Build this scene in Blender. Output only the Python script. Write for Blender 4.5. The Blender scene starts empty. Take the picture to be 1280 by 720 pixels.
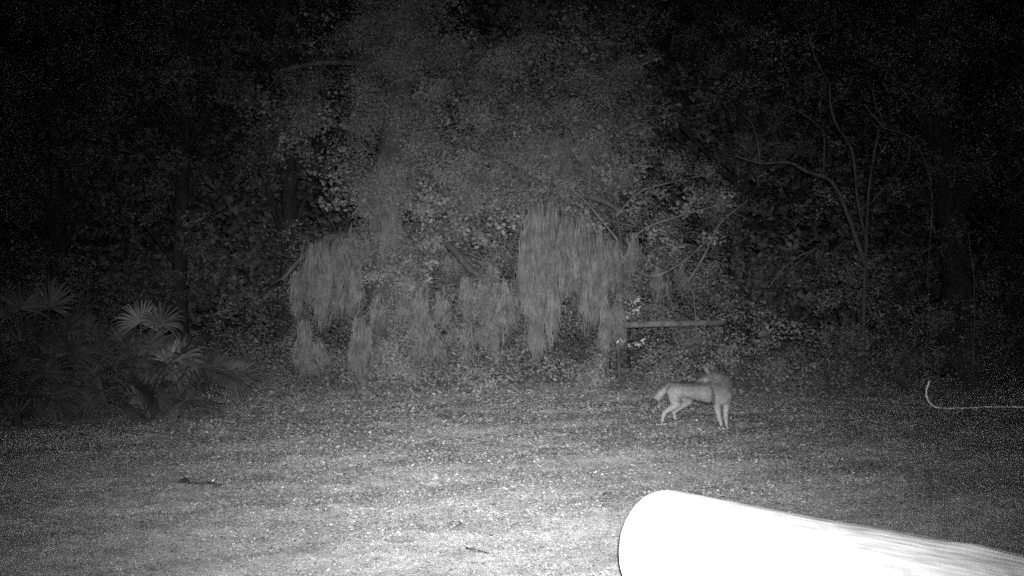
import bpy, bmesh, math, random
import numpy as np
from mathutils import Vector, Matrix

rnd = random.Random(7)
rng = np.random.default_rng(11)
R = math.radians
scene = bpy.context.scene
COL = scene.collection

# ------------------------------------------------------------------ camera
F = 1372.0                      # focal length in pixels of the 1280 px wide photograph
CAM_H = 1.25
PITCH = math.atan(35.0 / F)     # horizon sits at y = 395
cam_d = bpy.data.cameras.new("camera")
cam_d.sensor_width = 36.0
cam_d.lens = 36.0 * F / 1280.0
cam_d.clip_start = 0.05
cam_d.clip_end = 800
cam = bpy.data.objects.new("camera", cam_d)
COL.objects.link(cam)
cam.location = (0, 0, CAM_H)
cam.rotation_euler = (R(90) + PITCH, 0, 0)
scene.camera = cam

# ------------------------------------------------------------------ night sky (made-up bright points, added for grainy ambient light)
world = bpy.data.worlds.new("World")
scene.world = world
world.use_nodes = True
wn, wl = world.node_tree.nodes, world.node_tree.links
wn.clear()
w_out = wn.new("ShaderNodeOutputWorld")
w_bg = wn.new("ShaderNodeBackground")
w_tc = wn.new("ShaderNodeTexCoord")
w_vo = wn.new("ShaderNodeTexVoronoi"); w_vo.inputs["Scale"].default_value = 260.0
w_lt = wn.new("ShaderNodeMath"); w_lt.operation = 'LESS_THAN'; w_lt.inputs[1].default_value = 0.122
w_mul = wn.new("ShaderNodeMath"); w_mul.operation = 'MULTIPLY_ADD'
GRAIN_STAR = 8.5
w_mul.inputs[1].default_value = GRAIN_STAR
w_mul.inputs[2].default_value = 0.0008
wl.new(w_tc.outputs["Generated"], w_vo.inputs["Vector"])
wl.new(w_vo.outputs["Distance"], w_lt.inputs[0])
wl.new(w_lt.outputs[0], w_mul.inputs[0])
wl.new(w_mul.outputs[0], w_bg.inputs["Strength"])
w_bg.inputs["Color"].default_value = (1, 1, 1, 1)
wl.new(w_bg.outputs[0], w_out.inputs["Surface"])
world.cycles.sampling_method = 'NONE'

# ------------------------------------------------------------------ infrared lamp of the trail camera (the only lamp)
sp = bpy.data.lights.new("infrared_flash", 'SPOT')
sp.energy = 24500
sp.color = (1, 1, 1)
sp.spot_size = R(110)
sp.spot_blend = 0.3
sp.shadow_soft_size = 0.025
sp.use_nodes = True
ln, ll = sp.node_tree.nodes, sp.node_tree.links
ln.clear()
l_out = ln.new("ShaderNodeOutputLight")
l_em = ln.new("ShaderNodeEmission")
l_tc = ln.new("ShaderNodeTexCoord")
l_sep = ln.new("ShaderNodeSeparateXYZ")
ll.new(l_tc.outputs["Normal"], l_sep.inputs[0])
def lm(op, a, b_=None, c_=None):
    t = ln.new("ShaderNodeMath"); t.operation = op
    for i, q in enumerate((a, b_, c_)):
        if q is None: continue
        if isinstance(q, (int, float)): t.inputs[i].default_value = q
        else: ll.new(q, t.inputs[i])
    return t.outputs[0]
# beam of the reflector: bell-shaped, tighter downwards than sideways and up
SX, SUP, SDN = 0.246, 0.205, 0.214
bx = lm('DIVIDE', l_sep.outputs["X"], SX)
byu = lm('DIVIDE', lm('MAXIMUM', l_sep.outputs["Y"], 0.0), SUP)
byd = lm('DIVIDE', lm('MINIMUM', l_sep.outputs["Y"], 0.0), SDN)
rr = lm('ADD', lm('ADD', lm('MULTIPLY', bx, bx), lm('MULTIPLY', byu, byu)), lm('MULTIPLY', byd, byd))
ll.new(lm('EXPONENT', lm('MULTIPLY', rr, -1.0)), l_em.inputs["Strength"])
ll.new(l_em.outputs[0], l_out.inputs["Surface"])
flash = bpy.data.objects.new("infrared_flash", sp)
COL.objects.link(flash)
flash.location = (0.035, -0.02, CAM_H + 0.085)
flash.rotation_euler = (R(90) - R(2.0), 0, R(0.6))

scene.view_settings.view_transform = 'Standard'
scene.view_settings.look = 'None'
scene.view_settings.gamma = 1
scene.view_settings.use_curve_mapping = False
scene.view_settings.exposure = 0
scene.render.engine = 'CYCLES'
cy = scene.cycles
cy.use_denoising = False          # the photograph is grainy: keep the renderer's own grain
cy.use_adaptive_sampling = False
cy.max_bounces = 2
cy.diffuse_bounces = 2
cy.glossy_bounces = 1
cy.transparent_max_bounces = 4
cy.pixel_filter_type = 'BLACKMAN_HARRIS'
cy.filter_width = 1.65            # the soft lens of a trail camera
cy.sample_clamp_indirect = 0
cy.sample_clamp_direct = 0

# ------------------------------------------------------------------ helpers
CP, SP_ = math.cos(PITCH), math.sin(PITCH)
def W(px, py, Y):
    """world point at depth Y (metres ahead) seen at photograph pixel px, py"""
    dx, dz = (px - 640) / F, (360 - py) / F
    d = Vector((dx, CP - dz * SP_, SP_ + dz * CP))
    t = Y / d.y
    return Vector((d.x * t, Y, CAM_H + d.z * t))

def link(o, parent=None):
    COL.objects.link(o)
    if parent is not None:
        o.parent = parent
        o.matrix_parent_inverse = Matrix.Identity(4)
    return o

def tag(o, label=None, cat=None, group=None, kind=None):
    if label: o["label"] = label
    if cat: o["category"] = cat
    if group: o["group"] = group
    if kind: o["kind"] = kind
    return o

def empty(name, loc, label=None, cat=None, group=None):
    o = bpy.data.objects.new(name, None)
    o.location = loc
    o.empty_display_size = 0.2
    link(o)
    return tag(o, label, cat, group)

class MB:
    """collects numpy vertex / face blocks"""
    def __init__(s): s.v, s.f, s.n = [], [], 0
    def add(s, v, f):
        v = np.asarray(v, dtype=np.float64).reshape(-1, 3); f = np.asarray(f, dtype=np.int64).reshape(-1, 4)
        s.v.append(v); s.f.append(f + s.n); s.n += len(v)
    def build(s, name, mat, parent=None, origin=(0, 0, 0), smooth=False):
        v = np.concatenate(s.v) - np.array(origin); f = np.concatenate(s.f)
        me = bpy.data.meshes.new(name)
        me.vertices.add(len(v)); me.vertices.foreach_set("co", v.astype(np.float32).ravel())
        me.loops.add(len(f) * 4); me.loops.foreach_set("vertex_index", f.astype(np.int32).ravel())
        me.polygons.add(len(f))
        me.polygons.foreach_set("loop_start", np.arange(0, len(f) * 4, 4, dtype=np.int32))
        me.polygons.foreach_set("loop_total", np.full(len(f), 4, dtype=np.int32))
        if smooth: me.polygons.foreach_set("use_smooth", np.ones(len(f), dtype=bool))
        me.materials.append(mat)
        me.update(calc_edges=True); me.validate()
        o = bpy.data.objects.new(name, me)
        if parent is None: o.location = origin
        return link(o, parent)

def smooth_path(pts, n=5):
    """Catmull-Rom through points given as tuples (x, y, z, r)"""
    P = [np.array(p, float) for p in pts]
    P = [2 * P[0] - P[1]] + P + [2 * P[-1] - P[-2]]
    out = []
    for i in range(1, len(P) - 2):
        a, b, c, d = P[i - 1:i + 3]
        for k in range(n):
            t = k / n
            out.append(0.5 * ((2 * b) + (-a + c) * t + (2 * a - 5 * b + 4 * c - d) * t * t + (-a + 3 * b - 3 * c + d) * t ** 3))
    out.append(P[-2])
    o = np.array(out); o[:, 3] = np.maximum(o[:, 3], 0.0008)
    return o

def tube(mb, path, sides=8, wob=0.0, cap=True):
    """path: (n,4) array of x,y,z,r"""
    path = np.asarray(path, float)
    n = len(path)
    T = np.gradient(path[:, :3], axis=0)
    T /= np.linalg.norm(T, axis=1)[:, None] + 1e-9
    ref = np.array([0, 0, 1.0]) if abs(T[0, 2]) < 0.8 else np.array([1.0, 0, 0])
    u = np.cross(ref, T[0]); u /= np.linalg.norm(u)
    ang = np.linspace(0, 2 * math.pi, sides, endpoint=False)
    V = []
    for i in range(n):
        u = u - T[i] * np.dot(u, T[i]); u /= np.linalg.norm(u) + 1e-9
        w = np.cross(T[i], u)
        r = path[i, 3] * (1 + (wob * rng.normal(size=sides) if wob else 0))
        V.append(path[i, :3] + np.outer(np.cos(ang) * r, u) + np.outer(np.sin(ang) * r, w))
    V = np.concatenate(V)
    f = []
    for i in range(n - 1):
        for k in range(sides):
            a = i * sides + k; b = i * sides + (k + 1) % sides
            f.append((a, b, b + sides, a + sides))
    if cap:
        V = np.concatenate([V, path[:1, :3], path[-1:, :3]])
        c0, c1 = n * sides, n * sides + 1
        for k in range(0, sides, 2):
            f.append((c0, (k + 2) % sides, k + 1, k))
            o_ = (n - 1) * sides
            f.append((c1, o_ + k, o_ + k + 1, o_ + (k + 2) % sides))
    mb.add(V, f)

def leaves(mb, pos, size, aspect=0.5, up=0.25, fold=0.12):
    """leaf-shaped quads at pos (n,3) with length size (n,)"""
    n = len(pos)
    d = rng.normal(size=(n, 3)); d[:, 2] = d[:, 2] * 0.7 - 0.2
    d /= np.linalg.norm(d, axis=1)[:, None]
    nr = rng.normal(size=(n, 3)) * 0.9; nr[:, 2] += up; nr[:, 1] -= 0.25
    s = np.cross(d, nr); s /= np.linalg.norm(s, axis=1)[:, None] + 1e-9
    nn = np.cross(s, d)
    L = size[:, None]
    v = np.empty((n, 4, 3))
    v[:, 0] = pos
    v[:, 1] = pos + d * L * 0.45 + s * L * aspect * 0.5 + nn * L * fold
    v[:, 2] = pos + d * L
    v[:, 3] = pos + d * L * 0.45 - s * L * aspect * 0.5 + nn * L * fold
    mb.add(v.reshape(-1, 3), np.arange(n * 4).reshape(n, 4))

def ball(n, c, r, squash=0.75, shell=0.5, sprig=7):
    if n > 60 and sprig:
        q = max(6, n // sprig)
        sub = ball(q, (0, 0, 0), r, squash, shell, 0)
        return sub[rng.integers(0, q, n)] + rng.normal(size=(n, 3)) * 0.045 + np.array(c)
    d = rng.normal(size=(n, 3)); d /= np.linalg.norm(d, axis=1)[:, None]
    rad = rng.random(n) ** shell
    # lumpy outline
    ph = rng.random(3) * 6.28
    lump = 1 + 0.28 * np.sin(3 * np.arctan2(d[:, 1], d[:, 0]) + ph[0]) * np.sin(4 * d[:, 2] + ph[1])
    p = d * (rad * lump)[:, None] * r
    p[:, 2] *= squash
    return p + np.array(c)

# ------------------------------------------------------------------ materials (near-infrared greys)
def new_mat(name, rough=0.9, spec=0.2):
    m = bpy.data.materials.new(name); m.use_nodes = True
    b = m.node_tree.nodes["Principled BSDF"]
    b.inputs["Roughness"].default_value = rough
    b.inputs["Specular IOR Level"].default_value = spec
    return m, m.node_tree.nodes, m.node_tree.links, b

def noisy_mat(name, lo, hi, scale=20.0, detail=6.0, rough=0.9, spec=0.15, bump=0.0, bscale=None, stretch=(1, 1, 1), island=0.0, coords="Object", translucent=0.0, cmin=0.3, cmax=0.7):
    m, n, l, b = new_mat(name, rough, spec)
    tc = n.new("ShaderNodeTexCoord"); mp = n.new("ShaderNodeMapping"); mp.inputs["Scale"].default_value = stretch
    nt = n.new("ShaderNodeTexNoise"); nt.inputs["Scale"].default_value = scale; nt.inputs["Detail"].default_value = detail
    l.new(tc.outputs[coords], mp.inputs[0]); l.new(mp.outputs[0], nt.inputs["Vector"])
    mr = n.new("ShaderNodeMapRange")
    mr.inputs["From Min"].default_value = cmin; mr.inputs["From Max"].default_value = cmax
    mr.inputs["To Min"].default_value = lo; mr.inputs["To Max"].default_value = hi
    l.new(nt.outputs["Fac"], mr.inputs["Value"])
    val = mr.outputs[0]
    if island:
        g = n.new("ShaderNodeNewGeometry")
        mr2 = n.new("ShaderNodeMapRange"); mr2.inputs["To Min"].default_value = 1 - island; mr2.inputs["To Max"].default_value = 1 + island
        l.new(g.outputs["Random Per Island"], mr2.inputs["Value"])
        mu = n.new("ShaderNodeMath"); mu.operation = 'MULTIPLY'
        l.new(val, mu.inputs[0]); l.new(mr2.outputs[0], mu.inputs[1]); val = mu.outputs[0]
    l.new(val, b.inputs["Base Color"])
    if bump:
        n2 = n.new("ShaderNodeTexNoise"); n2.inputs["Scale"].default_value = bscale or scale * 2; n2.inputs["Detail"].default_value = 8
        l.new(mp.outputs[0], n2.inputs["Vector"])
        bp = n.new("ShaderNodeBump"); bp.inputs["Strength"].default_value = bump; bp.inputs["Distance"].default_value = 0.03
        l.new(n2.outputs["Fac"], bp.inputs["Height"]); l.new(bp.outputs[0], b.inputs["Normal"])
    return m

M_leaf = noisy_mat("broad_leaf", 0.05, 0.18, 1.6, 3, rough=0.75, island=0.6)
M_leaf_pale = noisy_mat("pale_leaf", 0.08, 0.20, 2.2, 3, rough=0.8, spec=0.05, island=0.35)
M_leaf_dark = noisy_mat("dark_leaf", 0.05, 0.14, 1.1, 3, rough=0.8, island=0.5)
M_moss = noisy_mat("grey_moss", 0.08, 0.165, 5.0, 4, rough=1.0, spec=0.0, island=0.15)
M_bark = noisy_mat("oak_bark", 0.035, 0.09, 7.0, 8, bump=0.9, bscale=16, stretch=(1, 1, 0.35))
M_bark_dark = noisy_mat("dark_bark", 0.015, 0.04, 7.0, 8, bump=0.9, bscale=16, stretch=(1, 1, 0.35))
M_bark_pale = noisy_mat("pale_twig_bark", 0.07, 0.16, 9.0, 5, bump=0.4)
M_holly = noisy_mat("glossy_pale_leaf", 0.07, 0.17, 2.2, 3, rough=0.6, island=0.35)
M_curl = noisy_mat("dry_curled_leaf", 0.20, 0.36, 9.0, 4, island=0.3)
M_palm = noisy_mat("palmetto_leaf", 0.035, 0.085, 3.0, 3, rough=0.5, spec=0.4, island=0.35)
M_litter = noisy_mat("dry_leaf_litter", 0.20, 0.46, 2.2, 5, rough=0.95, spec=0.0, island=0.40)
M_stick = noisy_mat("rotten_stick", 0.012, 0.035, 18.0, 5, bump=0.8)
M_twig = noisy_mat("brown_twig", 0.04, 0.10, 18.0, 5, bump=0.8)
M_cane = noisy_mat("bleached_cane", 0.70, 0.85, 9.0, 4, rough=0.5, spec=0.4)

# ground: compacted duff with bare sandy scuffs
M_ground, n, l, b = new_mat("forest_floor", 0.95, 0.1)
tc = n.new("ShaderNodeTexCoord")
def _noise(scale, detail, rough=0.6):
    t = n.new("ShaderNodeTexNoise"); t.inputs["Scale"].default_value = scale; t.inputs["Detail"].default_value = detail
    t.inputs["Roughness"].default_value = rough
    l.new(tc.outputs["Object"], t.inputs["Vector"]); return t
def _range(src, a, b_, c, d):
    t = n.new("ShaderNodeMapRange")
    for k, v in zip(("From Min", "From Max", "To Min", "To Max"), (a, b_, c, d)): t.inputs[k].default_value = v
    l.new(src, t.inputs["Value"]); return t.outputs[0]
def _mul(a, b_):
    t = n.new("ShaderNodeMath"); t.operation = 'MULTIPLY'; l.new(a, t.inputs[0]); l.new(b_, t.inputs[1]); return t.outputs[0]
big = _range(_noise(0.55, 5).outputs["Fac"], 0.3, 0.7, 0.75, 1.2)
mid = _range(_noise(6, 6, 0.7).outputs["Fac"], 0.3, 0.7, 0.6, 1.35)
fine = _range(_noise(70, 5, 0.75).outputs["Fac"], 0.3, 0.7, 0.38, 0.66)
l.new(_mul(_mul(big, mid), fine), b.inputs["Base Color"])
bp = n.new("ShaderNodeBump"); bp.inputs["Strength"].default_value = 1.0; bp.inputs["Distance"].default_value = 0.02
l.new(_noise(38, 8, 0.75).outputs["Fac"], bp.inputs["Height"]); l.new(bp.outputs[0], b.inputs["Normal"])

# log wood: peeled, weathered, long grain with checks and knots
M_wood, n, l, b = new_mat("peeled_log_wood", 0.75, 0.25)
tc = n.new("ShaderNodeTexCoord")
mp = n.new("ShaderNodeMapping"); mp.inputs["Scale"].default_value = (5, 5, 1.3)
l.new(tc.outputs["Object"], mp.inputs[0])
g1 = n.new("ShaderNodeTexNoise"); g1.inputs["Scale"].default_value = 3.0; g1.inputs["Detail"].default_value = 9; g1.inputs["Distortion"].default_value = 0.7
l.new(mp.outputs[0], g1.inputs["Vector"])
r1 = _range(g1.outputs["Fac"], 0.32, 0.62, 0.34, 0.60)
mp2 = n.new("ShaderNodeMapping"); mp2.inputs["Scale"].default_value = (26, 26, 1.8)
l.new(tc.outputs["Object"], mp2.inputs[0])
g2 = n.new("ShaderNodeTexNoise"); g2.inputs["Scale"].default_value = 2.2; g2.inputs["Detail"].default_value = 4
l.new(mp2.outputs[0], g2.inputs["Vector"])
r2 = _range(g2.outputs["Fac"], 0.33, 0.42, 0.78, 1.0)
l.new(_mul(r1, r2), b.inputs["Base Color"])
bp = n.new("ShaderNodeBump"); bp.inputs["Strength"].default_value = 0.6; bp.inputs["Distance"].default_value = 0.01
l.new(g2.outputs["Fac"], bp.inputs["Height"]); l.new(bp.outputs[0], b.inputs["Normal"])

# ------------------------------------------------------------------ ground
def gz(x, y):
    """gentle relief; rises a little where the woods begin"""
    x = np.asarray(x, float); y = np.asarray(y, float)
    z = 0.03 * np.sin(x * 0.7 + 1.0) * np.sin(y * 0.45) + 0.012 * np.sin(x * 2.3 + y * 1.7) + 0.008 * np.sin(y * 4.1 - x * 3.1)
    z = z * np.clip((y - 3.0) / 4.0, 0.15, 1)
    z += 0.9 * np.clip((y - 17.0) / 16.0, 0, 1) ** 1.5
    return z
def axis_coords(lim_near, step, far, k):
    a = list(np.arange(0, lim_near, step)); s = step
    while a[-1] < far: s *= k; a.append(a[-1] + s)
    a = np.array(a); return np.concatenate([-a[:0:-1], a])
gx = axis_coords(14, 0.12, 400, 1.25)
gy = axis_coords(24, 0.12, 400, 1.25); gy = gy[gy > -60]
GX, GY = np.meshgrid(gx, gy)
GZ = gz(GX, GY) + 0.006 * rng.normal(size=GX.shape) * (np.abs(GX) < 14)
V = np.stack([GX, GY, GZ], -1).reshape(-1, 3)
nx, ny = len(gx), len(gy)
ii, jj = np.meshgrid(np.arange(nx - 1), np.arange(ny - 1))
a = (jj * nx + ii).ravel()
mb = MB(); mb.add(V, np.stack([a, a + 1, a + 1 + nx, a + nx], 1))
tag(mb.build("ground", M_ground, smooth=True), kind="structure")

# leaf litter lying on the clearing
def litter(name, count, y0, y1, smin, smax, mat, tilt, asp):
    y = y0 + (y1 - y0) * rng.random(count) ** 1.0
    x = (rng.random(count) * 2 - 1) * (0.56 * y + 1.0)
    # uneven cover: drifts and bare patches
    keep = (np.sin(x * 1.3 + 0.4 * y) + np.sin(y * 1.9 - x * 0.6) + 0.9 * rng.normal(size=count)) > -1.4
    x, y = x[keep], y[keep]; c = len(x)
    z = gz(x, y) + 0.006 + 0.012 * rng.random(c)
    s = (smin + (smax - smin) * rng.random(c) ** 2) * np.clip(y / 10.0, .55, 1.4)
    a = rng.random(c) * 6.283
    d = np.stack([np.cos(a), np.sin(a), rng.normal(size=c) * tilt], 1)
    w = np.stack([-np.sin(a), np.cos(a), rng.normal(size=c) * tilt], 1)
    p = np.stack([x, y, z], 1); v = np.empty((c, 4, 3)); L = s[:, None]
    v[:, 0] = p - d * L * .5; v[:, 1] = p + w * L * asp; v[:, 2] = p + d * L * .5; v[:, 3] = p - w * L * asp
    v[:, 1, 2] += 0.15 * s; v[:, 3, 2] += 0.15 * s
    v[:, :, 2] = np.maximum(v[:, :, 2], (z - 0.002)[:, None])
    m = MB(); m.add(v.reshape(-1, 3), np.arange(c * 4).reshape(c, 4))
    return tag(m.build(name, mat), kind="stuff")
litter("leaf_litter", 560000, 3.0, 19.0, 0.008, 0.034, M_litter, 0.34, 0.22)
litter("bark_crumbs", 60000, 3.0, 16.0, 0.010, 0.05, M_twig, 0.30, 0.14)
litter("pine_straw", 150000, 3.0, 14.0, 0.04, 0.13, M_litter, 0.12, 0.018)

# ------------------------------------------------------------------ far woods (one mass, nothing in it can be told apart)
mb = MB()
nc = 1100
cx = rng.uniform(-30, 30, nc); cyy = rng.uniform(27, 44, nc); cz = rng.uniform(0.4, 19, nc)
for i in range(nc):
    k = 300
    leaves(mb, ball(k, (cx[i], cyy[i], cz[i]), rng.uniform(1.3, 2.4), 0.8), rng.uniform(0.12, 0.26, k), 0.6)
for i in range(260):
    leaves(mb, ball(260, (rng.uniform(-24, 24), rng.uniform(24.5, 30), rng.uniform(0.9, 2.6)), rng.uniform(.9, 1.5), 0.8), rng.uniform(0.10, 0.2, 260), 0.6)
nb_ = 300000
pw = np.stack([rng.uniform(-48, 48, nb_), rng.uniform(46, 58, nb_), 27 * rng.random(nb_) ** .9], 1)
leaves(mb, pw, rng.uniform(0.5, 0.9, nb_), 0.6)
tag(mb.build("far_woods", M_leaf_dark), kind="stuff")

# low ground cover where the clearing ends
mb = MB()
cnt = 34000
y = 16.2 + 8 * rng.random(cnt) ** 1.2; x = (rng.random(cnt) * 2 - 1) * (0.55 * y + 2)
edge = 17.0 + 0.7 * np.sin(x * 0.9) + 0.5 * np.sin(x * 2.3 + 1) + 0.35 * rng.normal(size=cnt)
k = y > edge; x, y = x[k], y[k]
h = rng.random(len(x)) ** 1.6 * (0.30 + 0.22 * np.sin(x * 1.7) ** 2) * np.clip((y - 16.5) / 2.0, 0.25, 1)
leaves(mb, np.stack([x, y, gz(x, y) + h], 1), rng.uniform(0.03, 0.085, len(x)), 0.55)
tag(mb.build("ground_cover", M_leaf), kind="stuff")

# ------------------------------------------------------------------ trees
def limb_path(pts, r0, r1, Y=None):
    """pts: list of (px, py, Y) -> smoothed tapered path"""
    n = len(pts); q = []
    for i, (px, py, yy) in enumerate(pts):
        w = W(px, py, yy); q.append((w.x, w.y, w.z, r0 + (r1 - r0) * i / (n - 1)))
    return smooth_path(q, 6)

def twiggy(mb, path, count, length, r, sides=4, down=0.0):
    """short side twigs leaving a limb"""
    for _ in range(count):
        i = rnd.randrange(len(path) // 4, len(path))
        p = path[i]; d = rng.normal(size=3); d[2] = d[2] * 0.7 - down; d /= np.linalg.norm(d)
        L = length * rnd.uniform(0.4, 1.0)
        q = [(*(p[:3]), min(r, p[3] * 0.8))]
        pos = p[:3].copy()
        for s_ in range(1, 4):
            d = d + rng.normal(size=3) * 0.35; d /= np.linalg.norm(d)
            pos = pos + d * L / 3
            q.append((*pos, r * (1 - s_ / 3.4)))
        tube(mb, smooth_path(q, 3), sides, cap=False)

def crown_build(mb, clumps, lsize, aspect=0.5, dens=1.0):
    for (c, r, k) in clumps:
        k = int(k * dens)
        leaves(mb, ball(k, c, r, 0.7, 0.45), rng.uniform(lsize * 0.5, lsize * 1.3, k), aspect)

def wild_tree(name, x, y, H, r, label, group, mat_b, mat_l, crown_z, crown_r, nclump, lsize=0.07, lean=(0, 0), leaf_n=330, limbs=9, crown_c=None):
    bz = float(gz(x, y)) - 0.05
    root = empty(name, (x, y, bz), label, "tree", group)
    tk = MB()
    q = []
    for i in range(6):
        t = i / 5
        q.append((lean[0] * t ** 1.4 + (0.12 * math.sin(3 * t + x) if i else 0), lean[1] * t + (0.1 * math.cos(4 * t + y) if i else 0), H * t, r * (1.25 if i == 0 else 1 - 0.75 * t)))
    tp = smooth_path(q, 5); tube(tk, tp, 12, 0.05)
    tk.build("trunk", mat_b, root)
    br = MB(); clumps = []
    for i in range(nclump):
        a = rnd.uniform(0, 6.283); t = rnd.uniform(crown_z, 1.0)
        rr = crown_r * rnd.uniform(0.25, 1.0) * (1.15 - 0.5 * abs(t - 0.6))
        p0 = tp[int((len(tp) - 1) * max(0.2, t - rnd.uniform(0.08, 0.2)))]
        c = np.array([p0[0] + math.cos(a) * rr, p0[1] + math.sin(a) * rr * 0.8, H * t + rnd.uniform(-0.3, 0.4)])
        if crown_c is not None: c[0] += crown_c
        clumps.append((c, rnd.uniform(0.45, 0.95) * crown_r * 0.33, leaf_n))
        if i < limbs * 3:
            m_ = (p0[:3] + c) / 2 + np.array([rnd.uniform(-.2, .2), rnd.uniform(-.2, .2), rnd.uniform(0.0, 0.4)])
            lp = smooth_path([(*p0[:3], r * 0.28), (*m_, r * 0.16), (*c, r * 0.05)], 6)
            tube(br, lp, 6, 0.05, cap=False); twiggy(br, lp, 4, 0.7, r * 0.05)
    for _ in range(14):
        t = rnd.uniform(.04, .75)
        clumps.append((np.array([rnd.gauss(0, .45) + lean[0] * t, -rnd.uniform(.2, 1.2), H * t]), rnd.uniform(.3, .6), 240))
    br.build("branches", mat_b, root)
    cr = MB(); crown_build(cr, clumps, lsize)
    cr.build("crown", mat_l, root)
    return root

BACK = "dark trees standing behind the clearing"
wild_tree("broadleaf_tree", -7.4, 24.5, 10.5, 0.20, "slim dark tree at the far left above the palmettos", BACK, M_bark_dark, M_leaf_dark, 0.35, 2.4, 26, 0.09)
wild_tree("broadleaf_tree", -5.2, 25.0, 11.5, 0.24, "dim leafy tree between the palmettos and the mossy oak", BACK, M_bark_dark, M_leaf_dark, 0.32, 2.6, 30, 0.09)
wild_tree("broadleaf_tree", -10.6, 25.5, 10.5, 0.22, "dim tree at the left edge of the picture", BACK, M_bark_dark, M_leaf_dark, 0.3, 2.6, 28, 0.09)
wild_tree("broadleaf_tree", 0.2, 24.5, 11, 0.22, "leafy tree rising behind the arched mossy limb in the middle", BACK, M_bark, M_leaf, 0.3, 2.6, 40, 0.085)
wild_tree("broadleaf_tree", 2.2, 22.5, 10, 0.19, "leafy tree right of the big moss curtain, its crown high above the coyote", BACK, M_bark_dark, M_leaf, 0.42, 2.2, 34, 0.08)
wild_tree("broadleaf_tree", 5.2, 25.0, 11, 0.2, "dark tree behind the bare crooked branches", BACK, M_bark_dark, M_leaf_dark, 0.4, 2.3, 28, 0.09)
wild_tree("broadleaf_tree", 8.5, 21.0, 11, 0.32, "thick grey trunk leaning left at the right side of the woods", BACK, M_bark_dark, M_leaf_dark, 0.35, 2.6, 26, 0.09, lean=(-0.9, 0))
wild_tree("broadleaf_tree", 10.8, 23.5, 10, 0.2, "dim tree at the right edge of the picture", BACK, M_bark_dark, M_leaf_dark, 0.3, 2.4, 28, 0.09)

# the live oak draped in moss: limbs follow the photograph
OY = 19.6
base = W(487, 480, OY); base.z = float(gz(base.x, base.y)) - 0.05
oak = empty("live_oak", base, "large live oak with arching limbs hung with pale grey moss", "tree", "mossy trees")
B0 = np.array(base)
def lp_oak(pts, r0, r1):
    p = limb_path(pts, r0, r1); p[:, :3] -= B0; return p
tk = MB()
trunk = lp_oak([(487, 500, OY), (484, 420, OY), (480, 330, OY + .1), (484, 250, OY + .2), (495, 160, OY + .4), (505, 60, OY + .6), (520, -60, OY + .9)], 0.36, 0.22)
tube(tk, trunk, 16, 0.05); tk.build("trunk", M_bark, oak)
limbs = [
    lp_oak([(482, 345, OY), (455, 300, OY - .5), (415, 296, OY - 1.0), (378, 322, OY - 1.3), (352, 350, OY - 1.4)], 0.10, 0.025),
    lp_oak([(486, 300, OY), (520, 283, OY - .5), (560, 306, OY - .9), (592, 340, OY - 1.1), (625, 352, OY - 1.2)], 0.11, 0.03),
    lp_oak([(490, 215, OY + .2), (540, 185, OY - .2), (610, 200, OY - .7), (690, 238, OY - 1.1), (752, 250, OY - 1.2), (800, 285, OY - 1.1)], 0.14, 0.03),
    lp_oak([(500, 110, OY + .4), (500, 92, OY + .1), (470, 82, OY - .2), (410, 78, OY - .5), (350, 88, OY - .7)], 0.10, 0.03),
    lp_oak([(484, 355, OY), (510, 352, OY - .7), (550, 358, OY - 1.2), (600, 348, OY - 1.5)], 0.06, 0.02),
]
br = MB()
for p in limbs:
    tube(br, p, 9, 0.06); twiggy(br, p, 26, 0.9, 0.012, down=0.2)
br.build("branches", M_bark, oak)
cr = MB(); cl = []
def oak_clump(px, py, yy, r, k): cl.append((np.array(W(px, py, yy)) - B0, r, k))
for (px, py, yy, r, k) in [(430, 215, 19.4, .55, 500), (375, 190, 19.6, .5, 380), (400, 150, 19.8, .6, 420), (455, 130, 19.8, .6, 420), (560, 60, 19.8, .7, 500),
        (530, 255, 18.9, .35, 420), (545, 300, 18.7, .35, 420), (600, 250, 19.2, .6, 700), (640, 210, 19.3, .55, 500), (690, 185, 19.2, .7, 600), (740, 175, 19.1, .6, 500),
        (650, 90, 19.5, .7, 460), (720, 60, 19.6, .7, 460), (590, 140, 19.6, .7, 520), (660, 150, 19.7, .7, 420), (480, 60, 20, .8, 420), (400, 50, 20.2, .8, 300),
        (525, 262, 18.3, .22, 170), (548, 248, 18.3, .2, 150), (575, 268, 18.3, .2, 140), (610, 262, 18.3, .28, 220), (525, 232, 18.3, .2, 120), (640, 280, 18.3, .22, 150), (520, 345, 18.2, .15, 90), (535, 330, 18.2, .13, 70), (780, 225, 18.9, .4, 300), (560, 215, 19.2, .4, 380), (500, 330, 18.8, .3, 330), (520, 350, 18.6, .25, 260), (600, 290, 18.8, .4, 420), (420, 250, 19.6, .35, 220), (335, 130, 20, .6, 260)]:
    oak_clump(px, py, yy, r, k)
crown_build(cr, [(c_, r_, int(k_ * .8)) for c_, r_, k_ in cl], 0.085, 0.6); cl = []
for (px0, px1, py0, py1, d0, d1, q) in [(450, 550, -20, 210, 18.6, 19.2, 42), (445, 530, 200, 330, 18.6, 19.0, 18), (450, 525, 330, 475, 18.3, 18.8, 24), (540, 780, 185, 255, 18.2, 18.9, 22), (500, 780, 50, 150, 18.6, 19.3, 24), (440, 760, 150, 300, 19.6, 21.5, 90), (370, 780, 290, 470, 19.8, 21.5, 110), (340, 800, 40, 170, 19.8, 22.0, 70), (760, 900, 200, 440, 20.0, 21.5, 45), (560, 780, 160, 260, 18.9, 19.6, 40)]:
    for _ in range(q): oak_clump(rnd.uniform(px0, px1), rnd.uniform(py0, py1), rnd.uniform(d0, d1), rnd.uniform(.25, .6), 620)
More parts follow.
